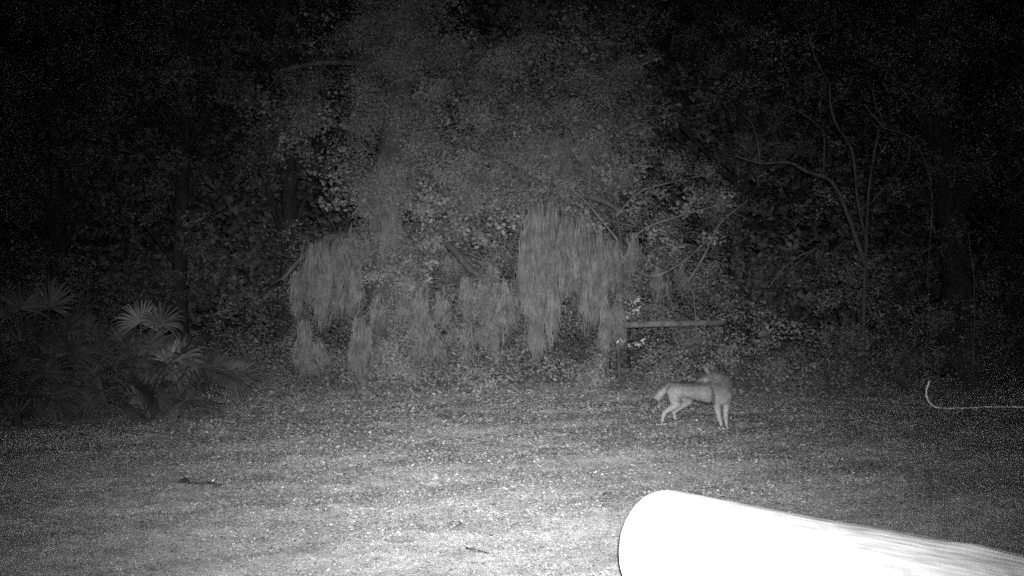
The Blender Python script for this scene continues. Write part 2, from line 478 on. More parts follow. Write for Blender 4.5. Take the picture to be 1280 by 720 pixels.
crown_build(cr, cl, 0.042); cr.build("crown", M_leaf_pale, oak)

# young holly-like tree over the coyote: bright leaf sprays between x 750 and 920
HY = 18.4
b2 = W(775, 470, HY); b2.z = float(gz(b2.x, b2.y)) - .05
holly = empty("young_tree", b2, "young tree with pale leaf sprays growing beside the big moss curtain", "tree")
B0 = np.array(b2)
tk = MB(); p = lp_oak([(775, 480, HY), (772, 400, HY), (778, 330, HY), (770, 260, HY + .1), (762, 190, HY + .2)], 0.035, 0.014); tube(tk, p, 8, 0.05); tk.build("trunk", M_bark, holly)
br = MB()
for pts in [[(778, 330, HY), (800, 290, HY - .2), (850, 270, HY - .3), (905, 255, HY - .4)], [(772, 300, HY), (730, 250, HY - .3), (705, 232, HY - .4)], [(777, 320, HY), (810, 345, HY - .3), (850, 330, HY - .4), (885, 300, HY - .4)],
            [(770, 270, HY), (800, 240, HY), (850, 225, HY)], [(860, 352, HY - .3), (880, 320, HY - .4), (900, 280, HY - .4), (935, 250, HY - .3)]]:
    p = lp_oak(pts, 0.022, 0.008); tube(br, p, 6, cap=False); twiggy(br, p, 12, .5, .006)
br.build("branches", M_bark_pale, holly)
cl = []
for (px, py, r, k) in [(720, 262, .22, 120), (700, 240, .2, 90), (740, 280, .2, 90), (795, 262, .22, 150), (815, 245, .25, 170), (830, 290, .28, 230), (860, 262, .26, 190), (812, 325, .2, 120), (870, 240, .22, 150), (795, 345, .15, 60),
                        (888, 300, .2, 110), (845, 312, .2, 120), (770, 235, .2, 120), (905, 250, .2, 110), (755, 210, .3, 160), (800, 205, .3, 160)]:
    cl.append((np.array(W(px, py, HY - .3)) - B0, r, k))
cr = MB(); crown_build(cr, cl, 0.07, 0.6); cr.build("crown", M_holly, holly)

# crooked bare-branched tree at the right
CY = 18.6
b3 = W(1078, 480, CY); b3.z = float(gz(b3.x, b3.y)) - .05
crook = empty("crooked_tree", b3, "thin crooked tree with bare snaking branches right of the coyote", "tree")
B0 = np.array(b3)
tk = MB(); p = lp_oak([(1078, 490, CY), (1080, 380, CY), (1083, 290, CY), (1087, 230, CY), (1097, 170, CY), (1103, 150, CY), (1095, 132, CY), (1090, 110, CY)], 0.035, 0.012); tube(tk, p, 8, 0.04); tk.build("trunk", M_bark, crook)
br = MB()
for pts, r0 in [([(1082, 300, CY), (1072, 250, CY - .1), (1065, 190, CY - .2), (1045, 155, CY - .2), (1038, 130, CY - .2), (1036, 105, CY - .2), (1020, 75, CY - .2), (1010, 40, CY - .2)], .024),
                ([(1081, 330, CY), (1060, 270, CY - .1), (1040, 228, CY - .2), (1010, 215, CY - .3), (985, 203, CY - .3), (950, 204, CY - .3), (920, 195, CY - .3)], .034),
                ([(950, 204, CY - .3), (947, 180, CY - .3), (940, 155, CY - .3), (928, 142, CY - .3)], .016),
                ([(1029, 222, CY - .2), (1030, 170, CY - .2), (1020, 155, CY - .2), (1000, 140, CY - .2), (975, 130, CY - .2)], .014),
                ([(1038, 130, CY - .2), (1055, 118, CY), (1068, 95, CY)], .016),
                ([(1084, 260, CY), (1110, 230, CY + .2), (1135, 200, CY + .2), (1136, 165, CY + .2)], .016)]:
    p = lp_oak(pts, r0 * 1.15, r0 * .5); tube(br, p, 6, 0.03, cap=False); twiggy(br, p, 26, .6, .004)
br.build("branches", M_bark, crook)
cl = [(np.array(W(px, py, CY + .2)) - B0, r, k) for (px, py, r, k) in [(1060, 110, .45, 200), (1090, 60, .5, 180), (1010, 60, .5, 160), (1118, 240, .25, 120), (1045, 250, .4, 200), (1000, 270, .4, 180), (930, 100, .4, 120), (960, 60, .5, 120), (1085, 330, .35, 300), (1070, 290, .3, 220), (1095, 390, .35, 300), (1030, 235, .3, 160), (1100, 190, .25, 90), (960, 220, .3, 120), (1050, 180, .25, 80), (1130, 120, .4, 160)]]
cr = MB(); crown_build(cr, cl, 0.055); cr.build("crown", M_leaf, crook)

# ------------------------------------------------------------------ shrubs along the edge of the clearing
def shrub(name, px, py, yy, w, h, k, mat, label, lsize=0.055):
    p = W(px, py, yy); z0 = float(gz(p.x, yy)) - 0.03
    root = empty(name, (p.x, yy, z0), label, "shrub", "shrubs at the edge of the clearing")
    st = MB(); cl = []
    nb = max(7, int(9 * w))
    for i in range(nb):
        a = rnd.uniform(0, 6.283); rr = w * 0.5 * rnd.random() ** .6; hh = h * rnd.uniform(.35, .95)
        e = (math.cos(a) * rr, math.sin(a) * rr * .7, hh)
        tube(st, smooth_path([(e[0] * .1, e[1] * .1, 0, .014), (e[0] * .5 + rnd.uniform(-.06, .06), e[1] * .5, hh * .55, .01), (*e, .004)], 5), 5, cap=False)
        cl.append((np.array(e), rnd.uniform(.16, .34) * (0.5 + 0.4 * h), max(40, int(k / nb))))
        cl.append((np.array((e[0] * 1.05, e[1], e[2] * .45)), rnd.uniform(.16, .3) * (0.5 + 0.4 * h), max(30, int(k / nb / 2))))
    st.build("stems", M_bark, root)
    m = MB()
    for c, r, q in cl:
        pp = ball(q, c, r, 0.85, .5); pp[:, 2] = np.abs(pp[:, 2]) + .02
        leaves(m, pp, rng.uniform(lsize * .6, lsize * 1.3, q), .55)
    m.build("foliage", mat, root)
    return root
shrub("shrub", 560, 460, 19.2, 1.4, 1.0, 1700, M_leaf, "low bushy shrub below the short moss tassels, left of the middle")
shrub("shrub", 640, 458, 19.0, 1.3, 1.1, 1700, M_leaf, "leafy shrub left of the foot of the big moss curtain")
shrub("shrub", 500, 460, 19.4, 1.3, 1.3, 1500, M_leaf, "shrub at the foot of the mossy oak trunk")
shrub("shrub", 735, 478, 17.7, 1.0, .55, 1300, M_leaf_pale, "low pale shrub under the big moss curtain")
shrub("shrub", 830, 465, 18.0, 1.1, .75, 1300, M_leaf_pale, "pale shrub directly behind the coyote's back")
shrub("shrub", 945, 450, 17.6, 1.5, 1.15, 2100, M_leaf_pale, "rounded leafy shrub just right of the coyote's chest")
shrub("shrub", 1035, 450, 17.9, 1.4, 1.1, 1600, M_leaf, "dim shrub at the foot of the crooked bare tree")
shrub("shrub", 915, 380, 19.4, 1.3, 1.9, 1800, M_leaf, "tall shrub behind the right end of the fallen trunk")
shrub("shrub", 1075, 370, 19.6, 1.8, 2.2, 2300, M_leaf_pale, "tall loose shrub with pale leaves behind the crooked tree")
shrub("shrub", 1130, 400, 18.6, 1.5, 1.5, 1600, M_leaf, "shrub left of the thick leaning trunk, behind the bent cane")
shrub("shrub", 1215, 420, 18.2, 1.8, 1.8, 1700, M_leaf, "dark shrub behind the straight length of the bent cane")
shrub("shrub", 1290, 430, 18.6, 1.8, 2.0, 1500, M_leaf_dark, "tall dark shrub at the right edge of the picture")
shrub("shrub", 325, 450, 19.0, 1.6, 1.5, 1500, M_leaf_dark, "dark shrub between the palmettos and the hanging moss")
shrub("shrub", 400, 470, 19.2, 1.2, .9, 1100, M_leaf, "low shrub under the leftmost moss curtain")
shrub("shrub", 450, 478, 18.4, 1.0, .5, 800, M_leaf, "knee-high shrub between the two lowest moss tufts")
shrub("shrub", 120, 440, 19.5, 2.2, 2.0, 1500, M_leaf_dark, "dark shrub behind the palmettos")
shrub("shrub", 600, 488, 17.6, 1.2, .32, 900, M_leaf_pale, "ankle-high pale shrub at the middle of the clearing's far edge")

# ------------------------------------------------------------------ fallen trunk and dead branch by the moss
FY = 18.3
p0, p1 = W(768, 407, FY), W(905, 403, FY + .9)
mb = MB(); q = smooth_path([(p0.x, p0.y, p0.z, .052), ((p0.x * 2 + p1.x) / 3, (p0.y * 2 + p1.y) / 3, (p0.z * 2 + p1.z) / 3 + .01, .057), ((p0.x + 2 * p1.x) / 3, (p0.y + 2 * p1.y) / 3, (p0.z + 2 * p1.z) / 3, .056), (p1.x, p1.y, p1.z, .05)], 6)
tube(mb, q, 14, 0.03)
root = empty("fallen_trunk", p0, "fallen trunk lying level above the ground between moss and shrubs", "fallen trunk")
mb.build("trunk", M_bark_pale, root, origin=p0)
for px, yy in ((893, FY + .82),):
    a = W(px, 406, yy); m = MB()
    tube(m, smooth_path([(a.x, a.y, float(gz(a.x, a.y)) - .05, .05), (a.x + .02, a.y + .02, a.z * .5, .04), (a.x, a.y, a.z - .03, .04)], 4), 8, .05)
    m.build("prop_stump", M_bark_dark, root, origin=p0)

# ------------------------------------------------------------------ hanging moss
def moss(px0, px1, py0, py1, yy, strands, label, ragged=.35, wid=.007, spread=1.0):
    strands = int(strands * 1.15)
    c = W((px0 + px1) / 2, py0, yy); b_ = W((px0 + px1) / 2, py1, yy)
    hw = (px1 - px0) / 2 / F * yy; H = c.z - b_.z
    mb = MB(); nt = max(4, int(hw / .042)); seg = 9
    # tassels of differing length and fullness
    T = []
    for _ in range(nt):
        u_ = rnd.uniform(-1, 1)
        T.append((u_ * 1.15, rnd.uniform(-.35, .35), H * (1 - (ragged + .25) * rnd.random() ** .8) * (1 - .35 * u_ * u_), rnd.uniform(.5, 1.7), -abs(rnd.gauss(0, .22)) * min(H, 1.2)))
    T[nt // 2] = (T[nt // 2][0] * .4, 0, H, 1.3, 0)
    vs, fs, base_i = [], [], 0
    for i in range(strands):
        tx, ty, th, tw, tz = rnd.choice(T)
        start = rnd.random() ** 1.6 * .7
        L = th * (1 - start) * rnd.uniform(.55, 1.0)
        x = tx * hw + rnd.gauss(0, .034 * tw); y = ty + rnd.gauss(0, .05)
        z = tz - th * start + rnd.gauss(0, .05) - .25 * abs(x - tx * hw)
        a = rnd.uniform(0, 3.14); w = wid * rnd.uniform(.5, 1.3)
        P = []
        vx, vy = rnd.gauss(0, .02), rnd.gauss(0, .02)
        for k in range(seg + 1):
            t = k / seg
            a += rnd.gauss(0, .7); pull = 1 - .35 * t
            vx += rnd.gauss(0, .012); xx = x + (tx * hw - x) * .3 * t + vx + rnd.gauss(0, .010); yq = y + vy * t + rnd.gauss(0, .010)
            zz = z - L * t
            xx = xx * (.78 + .32 * min(1.0, max(0.0, -zz / H) * 1.8)) + .012 * math.sin(9 * zz + 5 * tx)
            ww = w * (1 - .7 * t) + .002
            P.append((xx - math.cos(a) * ww, yq - math.sin(a) * ww, zz)); P.append((xx + math.cos(a) * ww, yq + math.sin(a) * ww, zz))
        vs += P
        for k in range(seg):
            o_ = base_i + 2 * k; fs.append((o_, o_ + 1, o_ + 3, o_ + 2))
        base_i += 2 * (seg + 1)
        # curly side fibres
    mb.add(vs, fs)
    nf = strands * 12
    sel = np.array(vs)[rng.integers(0, len(vs), nf)]
    leaves(mb, sel, rng.uniform(.03, .12, nf), .07, up=-.2)
    o = mb.build("hanging_moss", M_moss)
    o.location = c
    return tag(o, label, "moss", "pale moss hanging from the trees")
K = 1.0
moss(600, 655, 330, 440, 18.7, 420, "faint ragged moss filling the gap just left of the long middle curtain", .6)
moss(750, 792, 300, 372, 18.6, 220, "faint moss veil above the left end of the fallen trunk", .6)
moss(505, 560, 396, 455, 18.5, 260, "low faint moss under the short tassels, left part", .6)
moss(560, 615, 400, 458, 18.6, 260, "low faint moss under the short tassels, right part", .6)
moss(810, 850, 335, 392, 18.6, 130, "thin faint moss hanging over the middle of the fallen trunk", .6)
moss(416, 470, 285, 345, 18.8, 330, "short moss cloak where the left oak limb leaves the trunk", .5)
moss(378, 412, 304, 412, 18.3, 520, "broad grey moss curtain at the far left of the oak, its left half")
moss(410, 450, 300, 405, 18.5, 560, "moss curtain nearest the oak trunk on its left, beside the broad left one")
moss(363, 381, 338, 398, 18.2, 130, "narrow moss wisp at the very left end of the oak limb")
moss(374, 392, 400, 470, 18.0, 190, "low moss tuft near the ground, farthest left")
moss(394, 414, 428, 470, 17.9, 130, "smallest low moss tuft, just right of the farthest left one")
moss(432, 465, 396, 470, 18.0, 330, "dense low moss tuft near the ground, second gap left of the oak trunk")
moss(466, 482, 368, 414, 18.3, 90, "short moss tassel at the left foot of the oak trunk")
moss(500, 514, 366, 408, 18.2, 80, "short moss tassel just right of the oak trunk")
moss(519, 537, 358, 416, 18.2, 150, "longest of the short tassels under the low oak limb")
moss(543, 560, 360, 402, 18.2, 100, "short tassel in the middle of the low oak limb")
moss(575, 592, 348, 404, 18.0, 150, "bright short tassel near the tip of the low oak limb")
moss(595, 612, 345, 392, 18.1, 110, "short tassel at the tip of the arched oak limb")
moss(652, 684, 258, 448, 18.1, 800, "longest moss curtain in the middle of the picture, its left fold", .25)
moss(680, 712, 252, 436, 18.2, 700, "centre fold of the long moss curtain in the middle", .3)
moss(712, 752, 262, 420, 18.3, 620, "right fold of the long moss curtain in the middle, thinner", .45)
moss(745, 772, 370, 448, 17.9, 300, "moss tuft at the left end of the fallen trunk")
moss(786, 802, 292, 352, 18.2, 80, "thin wisp hanging from the young tree right of the long curtain")
moss(622, 650, 352, 420, 18.5, 160, "thin faint moss left of the long middle curtain", .5)
moss(455, 512, 200, 318, 19.0, 800, "wide faint moss cloak over the oak trunk", .4)
moss(560, 640, 205, 275, 19.0, 420, "short faint moss fringe high on the arched limb, left part", .5)
moss(640, 760, 168, 236, 19.0, 700, "broad faint moss dome above the long middle curtain", .5)
moss(540, 575, 318, 352, 18.7, 120, "small moss fringe on the arched oak limb", .5)

# dead branch with pale curled leaves by the moss tuft
mb = MB()
p = limb_path([(764, 440, 17.9), (770, 400, 17.9), (774, 380, 17.8), (784, 376, 17.7), (793, 377, 17.7)], .012, .006); tube(mb, p, 6)
p = limb_path([(771, 395, 17.9), (770, 370, 17.9), (766, 350, 17.9)], .008, .004); tube(mb, p, 6)
p = limb_path([(764, 500, 17.9), (765, 470, 17.9), (764, 440, 17.9)], .016, .012); tube(mb, p, 6)
p = limb_path([(770, 410, 17.9), (778, 424, 17.8), (790, 430, 17.7), (800, 428, 17.7)], .009, .005); tube(mb, p, 6)
dbo = W(764, 490, 17.9)
dead = empty("dead_branch", dbo, "pale dead branch with curled leaves poking out beside the moss tuft", "branch")
mb.build("stem", M_bark, dead, origin=dbo)
mb = MB()
for (px, py) in ((776, 376), (784, 378), (791, 377), (797, 387), (776, 426), (789, 430), (800, 429), (785, 392)):
    c = W(px, py, 17.75); k = 9
    leaves(mb, ball(k, c, .07), rng.uniform(.05, .12, k), .45)
mb.build("leaves", M_curl, dead, origin=dbo)

# thin vines hanging in the middle
for i, (pts, lab) in enumerate([
    ([(735, 130, 18.6), (738, 200, 18.5), (736, 250, 18.4), (740, 300, 18.3), (737, 345, 18.3)], "thin pale vine hanging in front of the long moss curtain"),
    ([(705, 280, 18.2), (712, 235, 18.2), (732, 222, 18.3), (740, 232, 18.3)], "short looping vine at the top of the long moss curtain"),
    ([(760, 178, 18.7), (782, 185, 18.7), (787, 210, 18.6), (790, 240, 18.5)], "hooked vine above the young tree"),
    ([(870, 430, 18.0), (868, 380, 18.0), (858, 345, 18.1), (838, 325, 18.1)], "slender arching stem rising behind the coyote"),
    ([(1080, 130, 18.3), (1106, 160, 18.3), (1142, 175, 18.4), (1165, 240, 18.4), (1160, 330, 18.4), (1163, 420, 18.4)], "long slack vine beside the leaning trunk"),
    ([(960, 360, 18.2), (980, 335, 18.2), (1000, 320, 18.2), (1018, 312, 18.2)], "short slanting twig above the rounded shrub"),
    ([(1210, 290, 17.9), (1218, 360, 17.9), (1216, 470, 17.9)], "upright thin vine at the right, above the bent cane"),
    ([(1255, 455, 17.6), (1268, 415, 17.6), (1285, 390, 17.6)], "slanting stalk at the right edge above the bent cane")]):
    mb = MB(); p = limb_path(pts, .009, .006); p[:, :3] += rng.normal(size=(len(p), 3)) * .006
    tube(mb, p, 5); twiggy(mb, p, 4, .25, .004)
    tag(mb.build("vine", M_bark_pale, origin=tuple(p[0, :3])), lab, "vine", "thin vines and stems in front of the trees")

# ------------------------------------------------------------------ saw palmettos at the left
def frond(mb, stem, base, tip, fan_r, nleaf, normal_tilt, flat=False):
    """petiole from base to tip, then a folded fan of narrow leaflets"""
    base = np.array(base); tip = np.array(tip)
    mid = (base + tip) / 2 + np.array([0, 0, .12])
    tube(stem, smooth_path([(*base, .010), (*mid, .008), (*tip, .006)], 4), 5, cap=False)
    d = tip - mid
    if flat: d[1] -= .15; d[2] = -.06
    d /= np.linalg.norm(d)
    s = np.cross(d, np.array([0, 0, 1.0])); s /= np.linalg.norm(s) + 1e-9
    nrm = np.cross(s, d)
    c, sn = math.cos(normal_tilt), math.sin(normal_tilt)
    s2 = s * c + nrm * sn; nrm = np.cross(s2, d)
    vs, fs = [], []
    for i in range(nleaf):
        a = (i / (nleaf - 1) - .5) * R(215) + rnd.gauss(0, .03)
        dir_ = d * math.cos(a) + s2 * math.sin(a) + nrm * (.18 * math.cos(a) + .10 * rnd.gauss(0, 1))
        L = fan_r * (1 - .25 * (abs(a) / 1.9) ** 2) * rnd.uniform(.9, 1.05)
        sd = np.cross(dir_, nrm); sd /= np.linalg.norm(sd) + 1e-9
        w = fan_r * .032
        o_ = len(vs)
        for t, ww, dr in ((.03, .25, 0), (.45, 1, -.02), (.8, .6, -.10), (1.0, .06, -.26)):
            pt = tip + dir_ * L * t + np.array([0, 0, dr * fan_r])
            vs.append(pt - sd * w * ww); vs.append(pt + nrm * w * .5 * ww); vs.append(pt + sd * w * ww)
        for k in range(3):
            b_ = o_ + 3 * k
            fs.append((b_, b_ + 1, b_ + 4, b_ + 3)); fs.append((b_ + 1, b_ + 2, b_ + 5, b_ + 4))
    mb.add(vs, fs)

def palmetto(px, yy, nf, size, fan, label, extra=()):
    p = W(px, 500, yy); z0 = float(gz(p.x, yy)) - .03
    root = empty("saw_palmetto", (p.x, yy, z0), label, "palmetto", "saw palmettos at the left")
    st = MB(); tube(st, smooth_path([(0, 0, -.02, .07), (.02, 0, .1, .06), (0, 0, .2, .045)], 3), 9, .1); st.build("trunk", M_bark_dark, root)
    specs = []
    nf = int(nf * 1.6)
    for i in range(nf):
        a = i * 2.4 + rnd.uniform(-.3, .3); el = rnd.uniform(.02, 1.05)
        L = size * rnd.uniform(.6, 1.0)
        specs.append(((math.cos(a) * math.cos(el) * L, math.sin(a) * math.cos(el) * L, .18 + math.sin(el) * L), fan * rnd.uniform(.75, 1.1), rnd.uniform(-1.3, 1.3)))
    for (ex, ey, ed, fr) in extra:
        w = W(ex, ey, ed); specs.append(((w.x - p.x, w.y - yy, w.z - z0), fr, rnd.uniform(-.2, .2) if ey < 440 else rnd.uniform(-.12, .12) + 9))
    for tip, fr, tl in specs:
        mb = MB(); frond(mb, mb, (0, 0, .15), tip, fr * (1.25 if tl > 5 else 1), 30, tl - 9 if tl > 5 else tl, tl > 5); mb.build("frond", M_palm, root)
palmetto(175, 13.6, 16, .85, .42, "palmetto with an upright star-shaped fan, nearest the clearing", extra=((200, 405, 13.3, .40), (176, 404, 13.5, .38), (188, 432, 13.2, .40)))
palmetto(230, 14.4, 13, .75, .45, "palmetto whose long low fan points right into the clearing", extra=((262, 466, 13.9, .55), (240, 462, 13.9, .62), (232, 500, 13.9, .58), (215, 452, 13.8, .5), (250, 480, 14.2, .5)))
palmetto(95, 13.4, 17, 1.05, .44, "palmetto in the middle of the left-hand patch")
palmetto(40, 14.2, 18, 1.45, .48, "tall palmetto whose fans reach highest in the left-hand patch", extra=((62, 385, 14.0, .5), (95, 395, 14.1, .45)))
palmetto(-15, 13.0, 16, 1.25, .46, "palmetto cut by the left edge of the picture")
palmetto(130, 15.4, 16, 1.1, .46, "palmetto at the back of the patch behind the star-shaped fan")
palmetto(20, 12.2, 12, .7, .38, "low palmetto at the front of the patch near the left edge")
palmetto(-70, 14.8, 14, 1.5, .48, "palmetto mostly outside the left edge of the picture")

# ------------------------------------------------------------------ bent pale cane at the right
mb = MB()
p = limb_path([(1162, 476, 14.9), (1158, 488, 14.9), (1159, 498, 14.9), (1165, 506, 14.9), (1175, 510, 14.9), (1200, 510.5, 14.8), (1240, 509, 14.8), (1285, 509, 14.7), (1330, 510, 14.7)], .011, .012)
tube(mb, p, 10)
c0 = W(1200, 509, 14.8)
tag(mb.build("bent_cane", M_cane, origin=(c0.x, c0.y, 0.02), smooth=True), "thin white bent cane lying on the ground, its hooked end turned up", "cane")

# ------------------------------------------------------------------ peeled log in the foreground
LR = .25
C0 = Vector((.640, 4.84, LR)); U = Vector((.58, -.815, 0)).normalized()
SD = Vector((-U.y, U.x, 0))
rings, sides = 90, 72
LEN = 4.2
V = []
def lr(t, a):
    r = LR * (1 + .012 * math.sin(2 * a + .8 * t) + .010 * math.sin(3 * a - 1.7 * t + 1) + .008 * math.sin(5 * t + a))
    # knot swelling and a shallow check
    r += .014 * math.exp(-((t - .52) / .07) ** 2 - ((a - 2.05) / .22) ** 2)
    r += .010 * math.exp(-((t - 1.5) / .09) ** 2 - ((a - 1.5) / .25) ** 2)
    return r
prof = [(0.0, .0), (0.0, .55), (0.002, .88), (.010, .955), (.024, .985), (.045, .998)]
ts = [(t, k) for t, k in prof] + [(.07 + (LEN - .07) * i / rings, 1.0) for i in range(rings)] + [(LEN, 1.0), (LEN, .6), (LEN, .0)]
for t, k in ts:
    for j in range(sides):
        a = 2 * math.pi * j / sides
        r = lr(t, a) * max(k, .002)
        r *= 1 + .0035 * math.sin(a * 23 + t * 2.0) * k
        pt = U * t + SD * (math.cos(a) * r) + Vector((0, 0, math.sin(a) * r))
        V.append(pt)
f = []
for i in range(len(ts) - 1):
    for j in range(sides):
        a = i * sides + j; b_ = i * sides + (j + 1) % sides
        f.append((a, b_, b_ + sides, a + sides))
# mesh in a frame whose z axis runs along the log, so the grain follows it
Mx = Matrix((SD, Vector((0, 0, 1)), U)).transposed()      # columns
inv = Mx.inverted()
Vl = [inv @ v for v in V]
mb = MB(); mb.add([tuple(v) for v in Vl], f)
logo = mb.build("peeled_log", M_wood, smooth=True)
logo.matrix_world = Matrix.Translation(C0) @ Mx.to_4x4()
logo.location.z = LR - .012 + float(gz(1.6, 3.4))
tag(logo, "thick pale log stripped of bark lying across the bottom right corner", "log")

# ------------------------------------------------------------------ sticks on the clearing floor
def stick(pts, r0, r1, mat, label, knob=None, thick=None):
    q = []
    for i, (px, py) in enumerate(pts):
        dy = (py - 395) / F; yy = CAM_H / dy
        w = W(px, py, yy); rr = r0 + (r1 - r0) * i / (len(pts) - 1)
        if thick: rr = thick[i]
        q.append((w.x, w.y, float(gz(w.x, w.y)) + rr * .8 + .012, rr))
    mb = MB(); p = smooth_path(q, 4); p[:, :3] += rng.normal(size=(len(p), 3)) * .002
    tube(mb, p, 8, .12)
    return tag(mb.build("stick", mat, origin=q[0][:3]), label, "stick", "sticks on the clearing floor")
stick([(225, 608), (231, 608), (238, 609.5), (252, 610.5), (262, 610), (280, 612)], 0, 0, M_stick, "dark stick with a thick knobbly end lying at the lower left", thick=(.012, .018, .007, .008, .010, .004))
stick([(458, 564), (490, 562), (525, 561), (556, 559)], .007, .003, M_twig, "long thin twig lying above the middle of the clearing")
stick([(520, 573), (532, 571), (540, 567)], .006, .003, M_twig, "short crooked twig right under the long thin one")
stick([(583, 689), (598, 691), (612, 694)], .006, .003, M_stick, "thin dark twig near the bottom edge, left of the log")
stick([(752, 622), (759, 617), (765, 616)], .009, .005, M_twig, "small dark chip of bark beside the log's left end")
stick([(565, 656), (572, 657), (576, 655)], .014, .008, M_twig, "small dark lump of bark in the brightest part of the clearing")
stick([(657, 630), (668, 628), (678, 627)], .004, .003, M_twig, "tiny twig in the bright part above the log's left end")
stick([(480, 681), (500, 683), (516, 681)], .006, .004, M_twig, "short twig at the bottom, left of the bright centre")
stick([(752, 554), (760, 553), (768, 555)], .008, .005, M_twig, "dark twig on the ground left of the coyote's hind feet")

# ------------------------------------------------------------------ coyote
ZX, ZY, ZS = 780.0, 420.0, 5.145
def Z(zx, zy, yy): return W(ZX + zx / ZS, ZY + zy / ZS, yy)
cz0 = Z(643, 590, 12.25)
croot = Vector((Z(500, 590, 12.55).x, 12.55, 0))
def blob_chain(bm, chain, sub=10):
    """chain of (point, radius, depth-squash) swept as overlapping rounded rings"""
    for i in range(len(chain) - 1):
        (a, ra), (b_, rb) = chain[i], chain[i + 1]
        for k in range(sub + 1):
            t = k / sub
            p = a.lerp(b_, t); r = ra + (rb - ra) * t
            mat = Matrix.Translation(p - croot) @ Matrix.Scale(r, 4)
            bmesh.ops.create_icosphere(bm, subdivisions=2, radius=1.0, matrix=mat)
bm = bmesh.new()
def ch(*pts): return [(Z(a, b_, c), r) for (a, b_, c, r) in pts]
parts = [
    ch((304, 322, 12.80, .066), (338, 336, 12.74, .086), (400, 342, 12.64, .088), (470, 349, 12.52, .104), (545, 350, 12.40, .130), (610, 350, 12.32, .124), (640, 368, 12.27, .108)),
    ch((640, 400, 12.25, .066), (640, 350, 12.24, .085), (645, 320, 12.28, .095), (645, 285, 12.30, .080), (610, 262, 12.31, .070), (572, 250, 12.28, .057)),
    ch((572, 248, 12.28, .058), (545, 254, 12.24, .054), (520, 264, 12.20, .040), (498, 273, 12.16, .028), (474, 281, 12.12, .021)),
    # cheeks
    ch((560, 272, 12.25, .042), (530, 276, 12.21, .034)),
    # front legs
    ch((596, 385, 12.26, .062), (598, 432, 12.25, .041), (607, 480, 12.235, .026), (615, 525, 12.24, .0205), (621, 550, 12.24, .020), (628, 580, 12.235, .0165)),
    ch((628, 584, 12.235, .018), (628, 589, 12.20, .017), (627, 592, 12.17, .013)),
    ch((664, 380, 12.27, .058), (658, 432, 12.26, .039), (656, 480, 12.245, .026), (656, 525, 12.25, .0205), (658, 550, 12.25, .020), (660, 578, 12.245, .0165)),
    ch((660, 582, 12.245, .018), (661, 588, 12.21, .017), (661, 591, 12.18, .013)),
    # near hind leg
    ch((320, 352, 12.72, .080), (330, 400, 12.66, .064), (340, 432, 12.62, .050), (300, 462, 12.68, .034), (262, 486, 12.74, .024), (250, 520, 12.73, .0185), (244, 556, 12.72, .0165)),
    ch((244, 558, 12.72, .018), (244, 564, 12.68, .017), (246, 568, 12.65, .012)),
    # far hind leg
    ch((375, 355, 12.76, .070), (400, 395, 12.80, .056), (418, 414, 12.80, .046), (370, 448, 12.90, .034), (322, 482, 12.99, .024), (324, 508, 12.99, .0185), (332, 540, 12.98, .0165)),
    ch((332, 541, 12.98, .018), (334, 547, 12.94, .017), (336, 549, 12.91, .012)),
    # tail
    ch((296, 308, 12.83, .032), (268, 332, 12.86, .036), (240, 362, 12.88, .045), (214, 394, 12.88, .044), (196, 417, 12.87, .032), (180, 438, 12.86, .010)),
]
for c in parts: blob_chain(bm, c)
# ears
def ear(bm, base, tip, w, fwd):
    base, tip = base - croot, tip - croot
    ax = (tip - base); side = ax.cross(fwd).normalized() * w; th = fwd.normalized() * w * .35
    vs = [bm.verts.new(v) for v in (base - side - th * .5, base + side - th * .5, base + side * .9 + th, base - side * .9 + th)]
    mids = [bm.verts.new(base + ax * .55 + d) for d in (-side * .75 - th * .3, side * .75 - th * .3, side * .7 + th * .5, -side * .7 + th * .5)]
    tp = [bm.verts.new(tip + d * .12) for d in (-side - th, side - th, side + th, -side + th)]
    for A, B in ((vs, mids), (mids, tp)):
        for k in range(4): bm.faces.new((A[k], A[(k + 1) % 4], B[(k + 1) % 4], B[k]))
    bm.faces.new(vs[::-1]); bm.faces.new(tp)
hd = (Z(474, 281, 12.12) - Z(572, 248, 12.28)).normalized()
ear(bm, Z(548, 236, 12.20), Z(513, 182, 12.17), .030, hd)
ear(bm, Z(575, 232, 12.31), Z(566, 180, 12.34), .028, hd)
me = bpy.data.meshes.new("coyote_raw"); bm.to_mesh(me); bm.free()
tmp = bpy.data.objects.new("coyote_raw", me); COL.objects.link(tmp)
rm = tmp.modifiers.new("r", 'REMESH'); rm.mode = 'VOXEL'; rm.voxel_size = .0075
sm = tmp.modifiers.new("s", 'SMOOTH'); sm.factor = .6; sm.iterations = 5
dg = bpy.context.evaluated_depsgraph_get()
me2 = bpy.data.meshes.new_from_object(tmp.evaluated_get(dg))
bpy.data.objects.remove(tmp)
N = len(me2.vertices)
co = np.empty(N * 3, np.float32); me2.vertices.foreach_get("co", co); co = co.reshape(-1, 3)
no = np.empty(N * 3, np.float32); me2.vertices.foreach_get("normal", no); no = no.reshape(-1, 3)
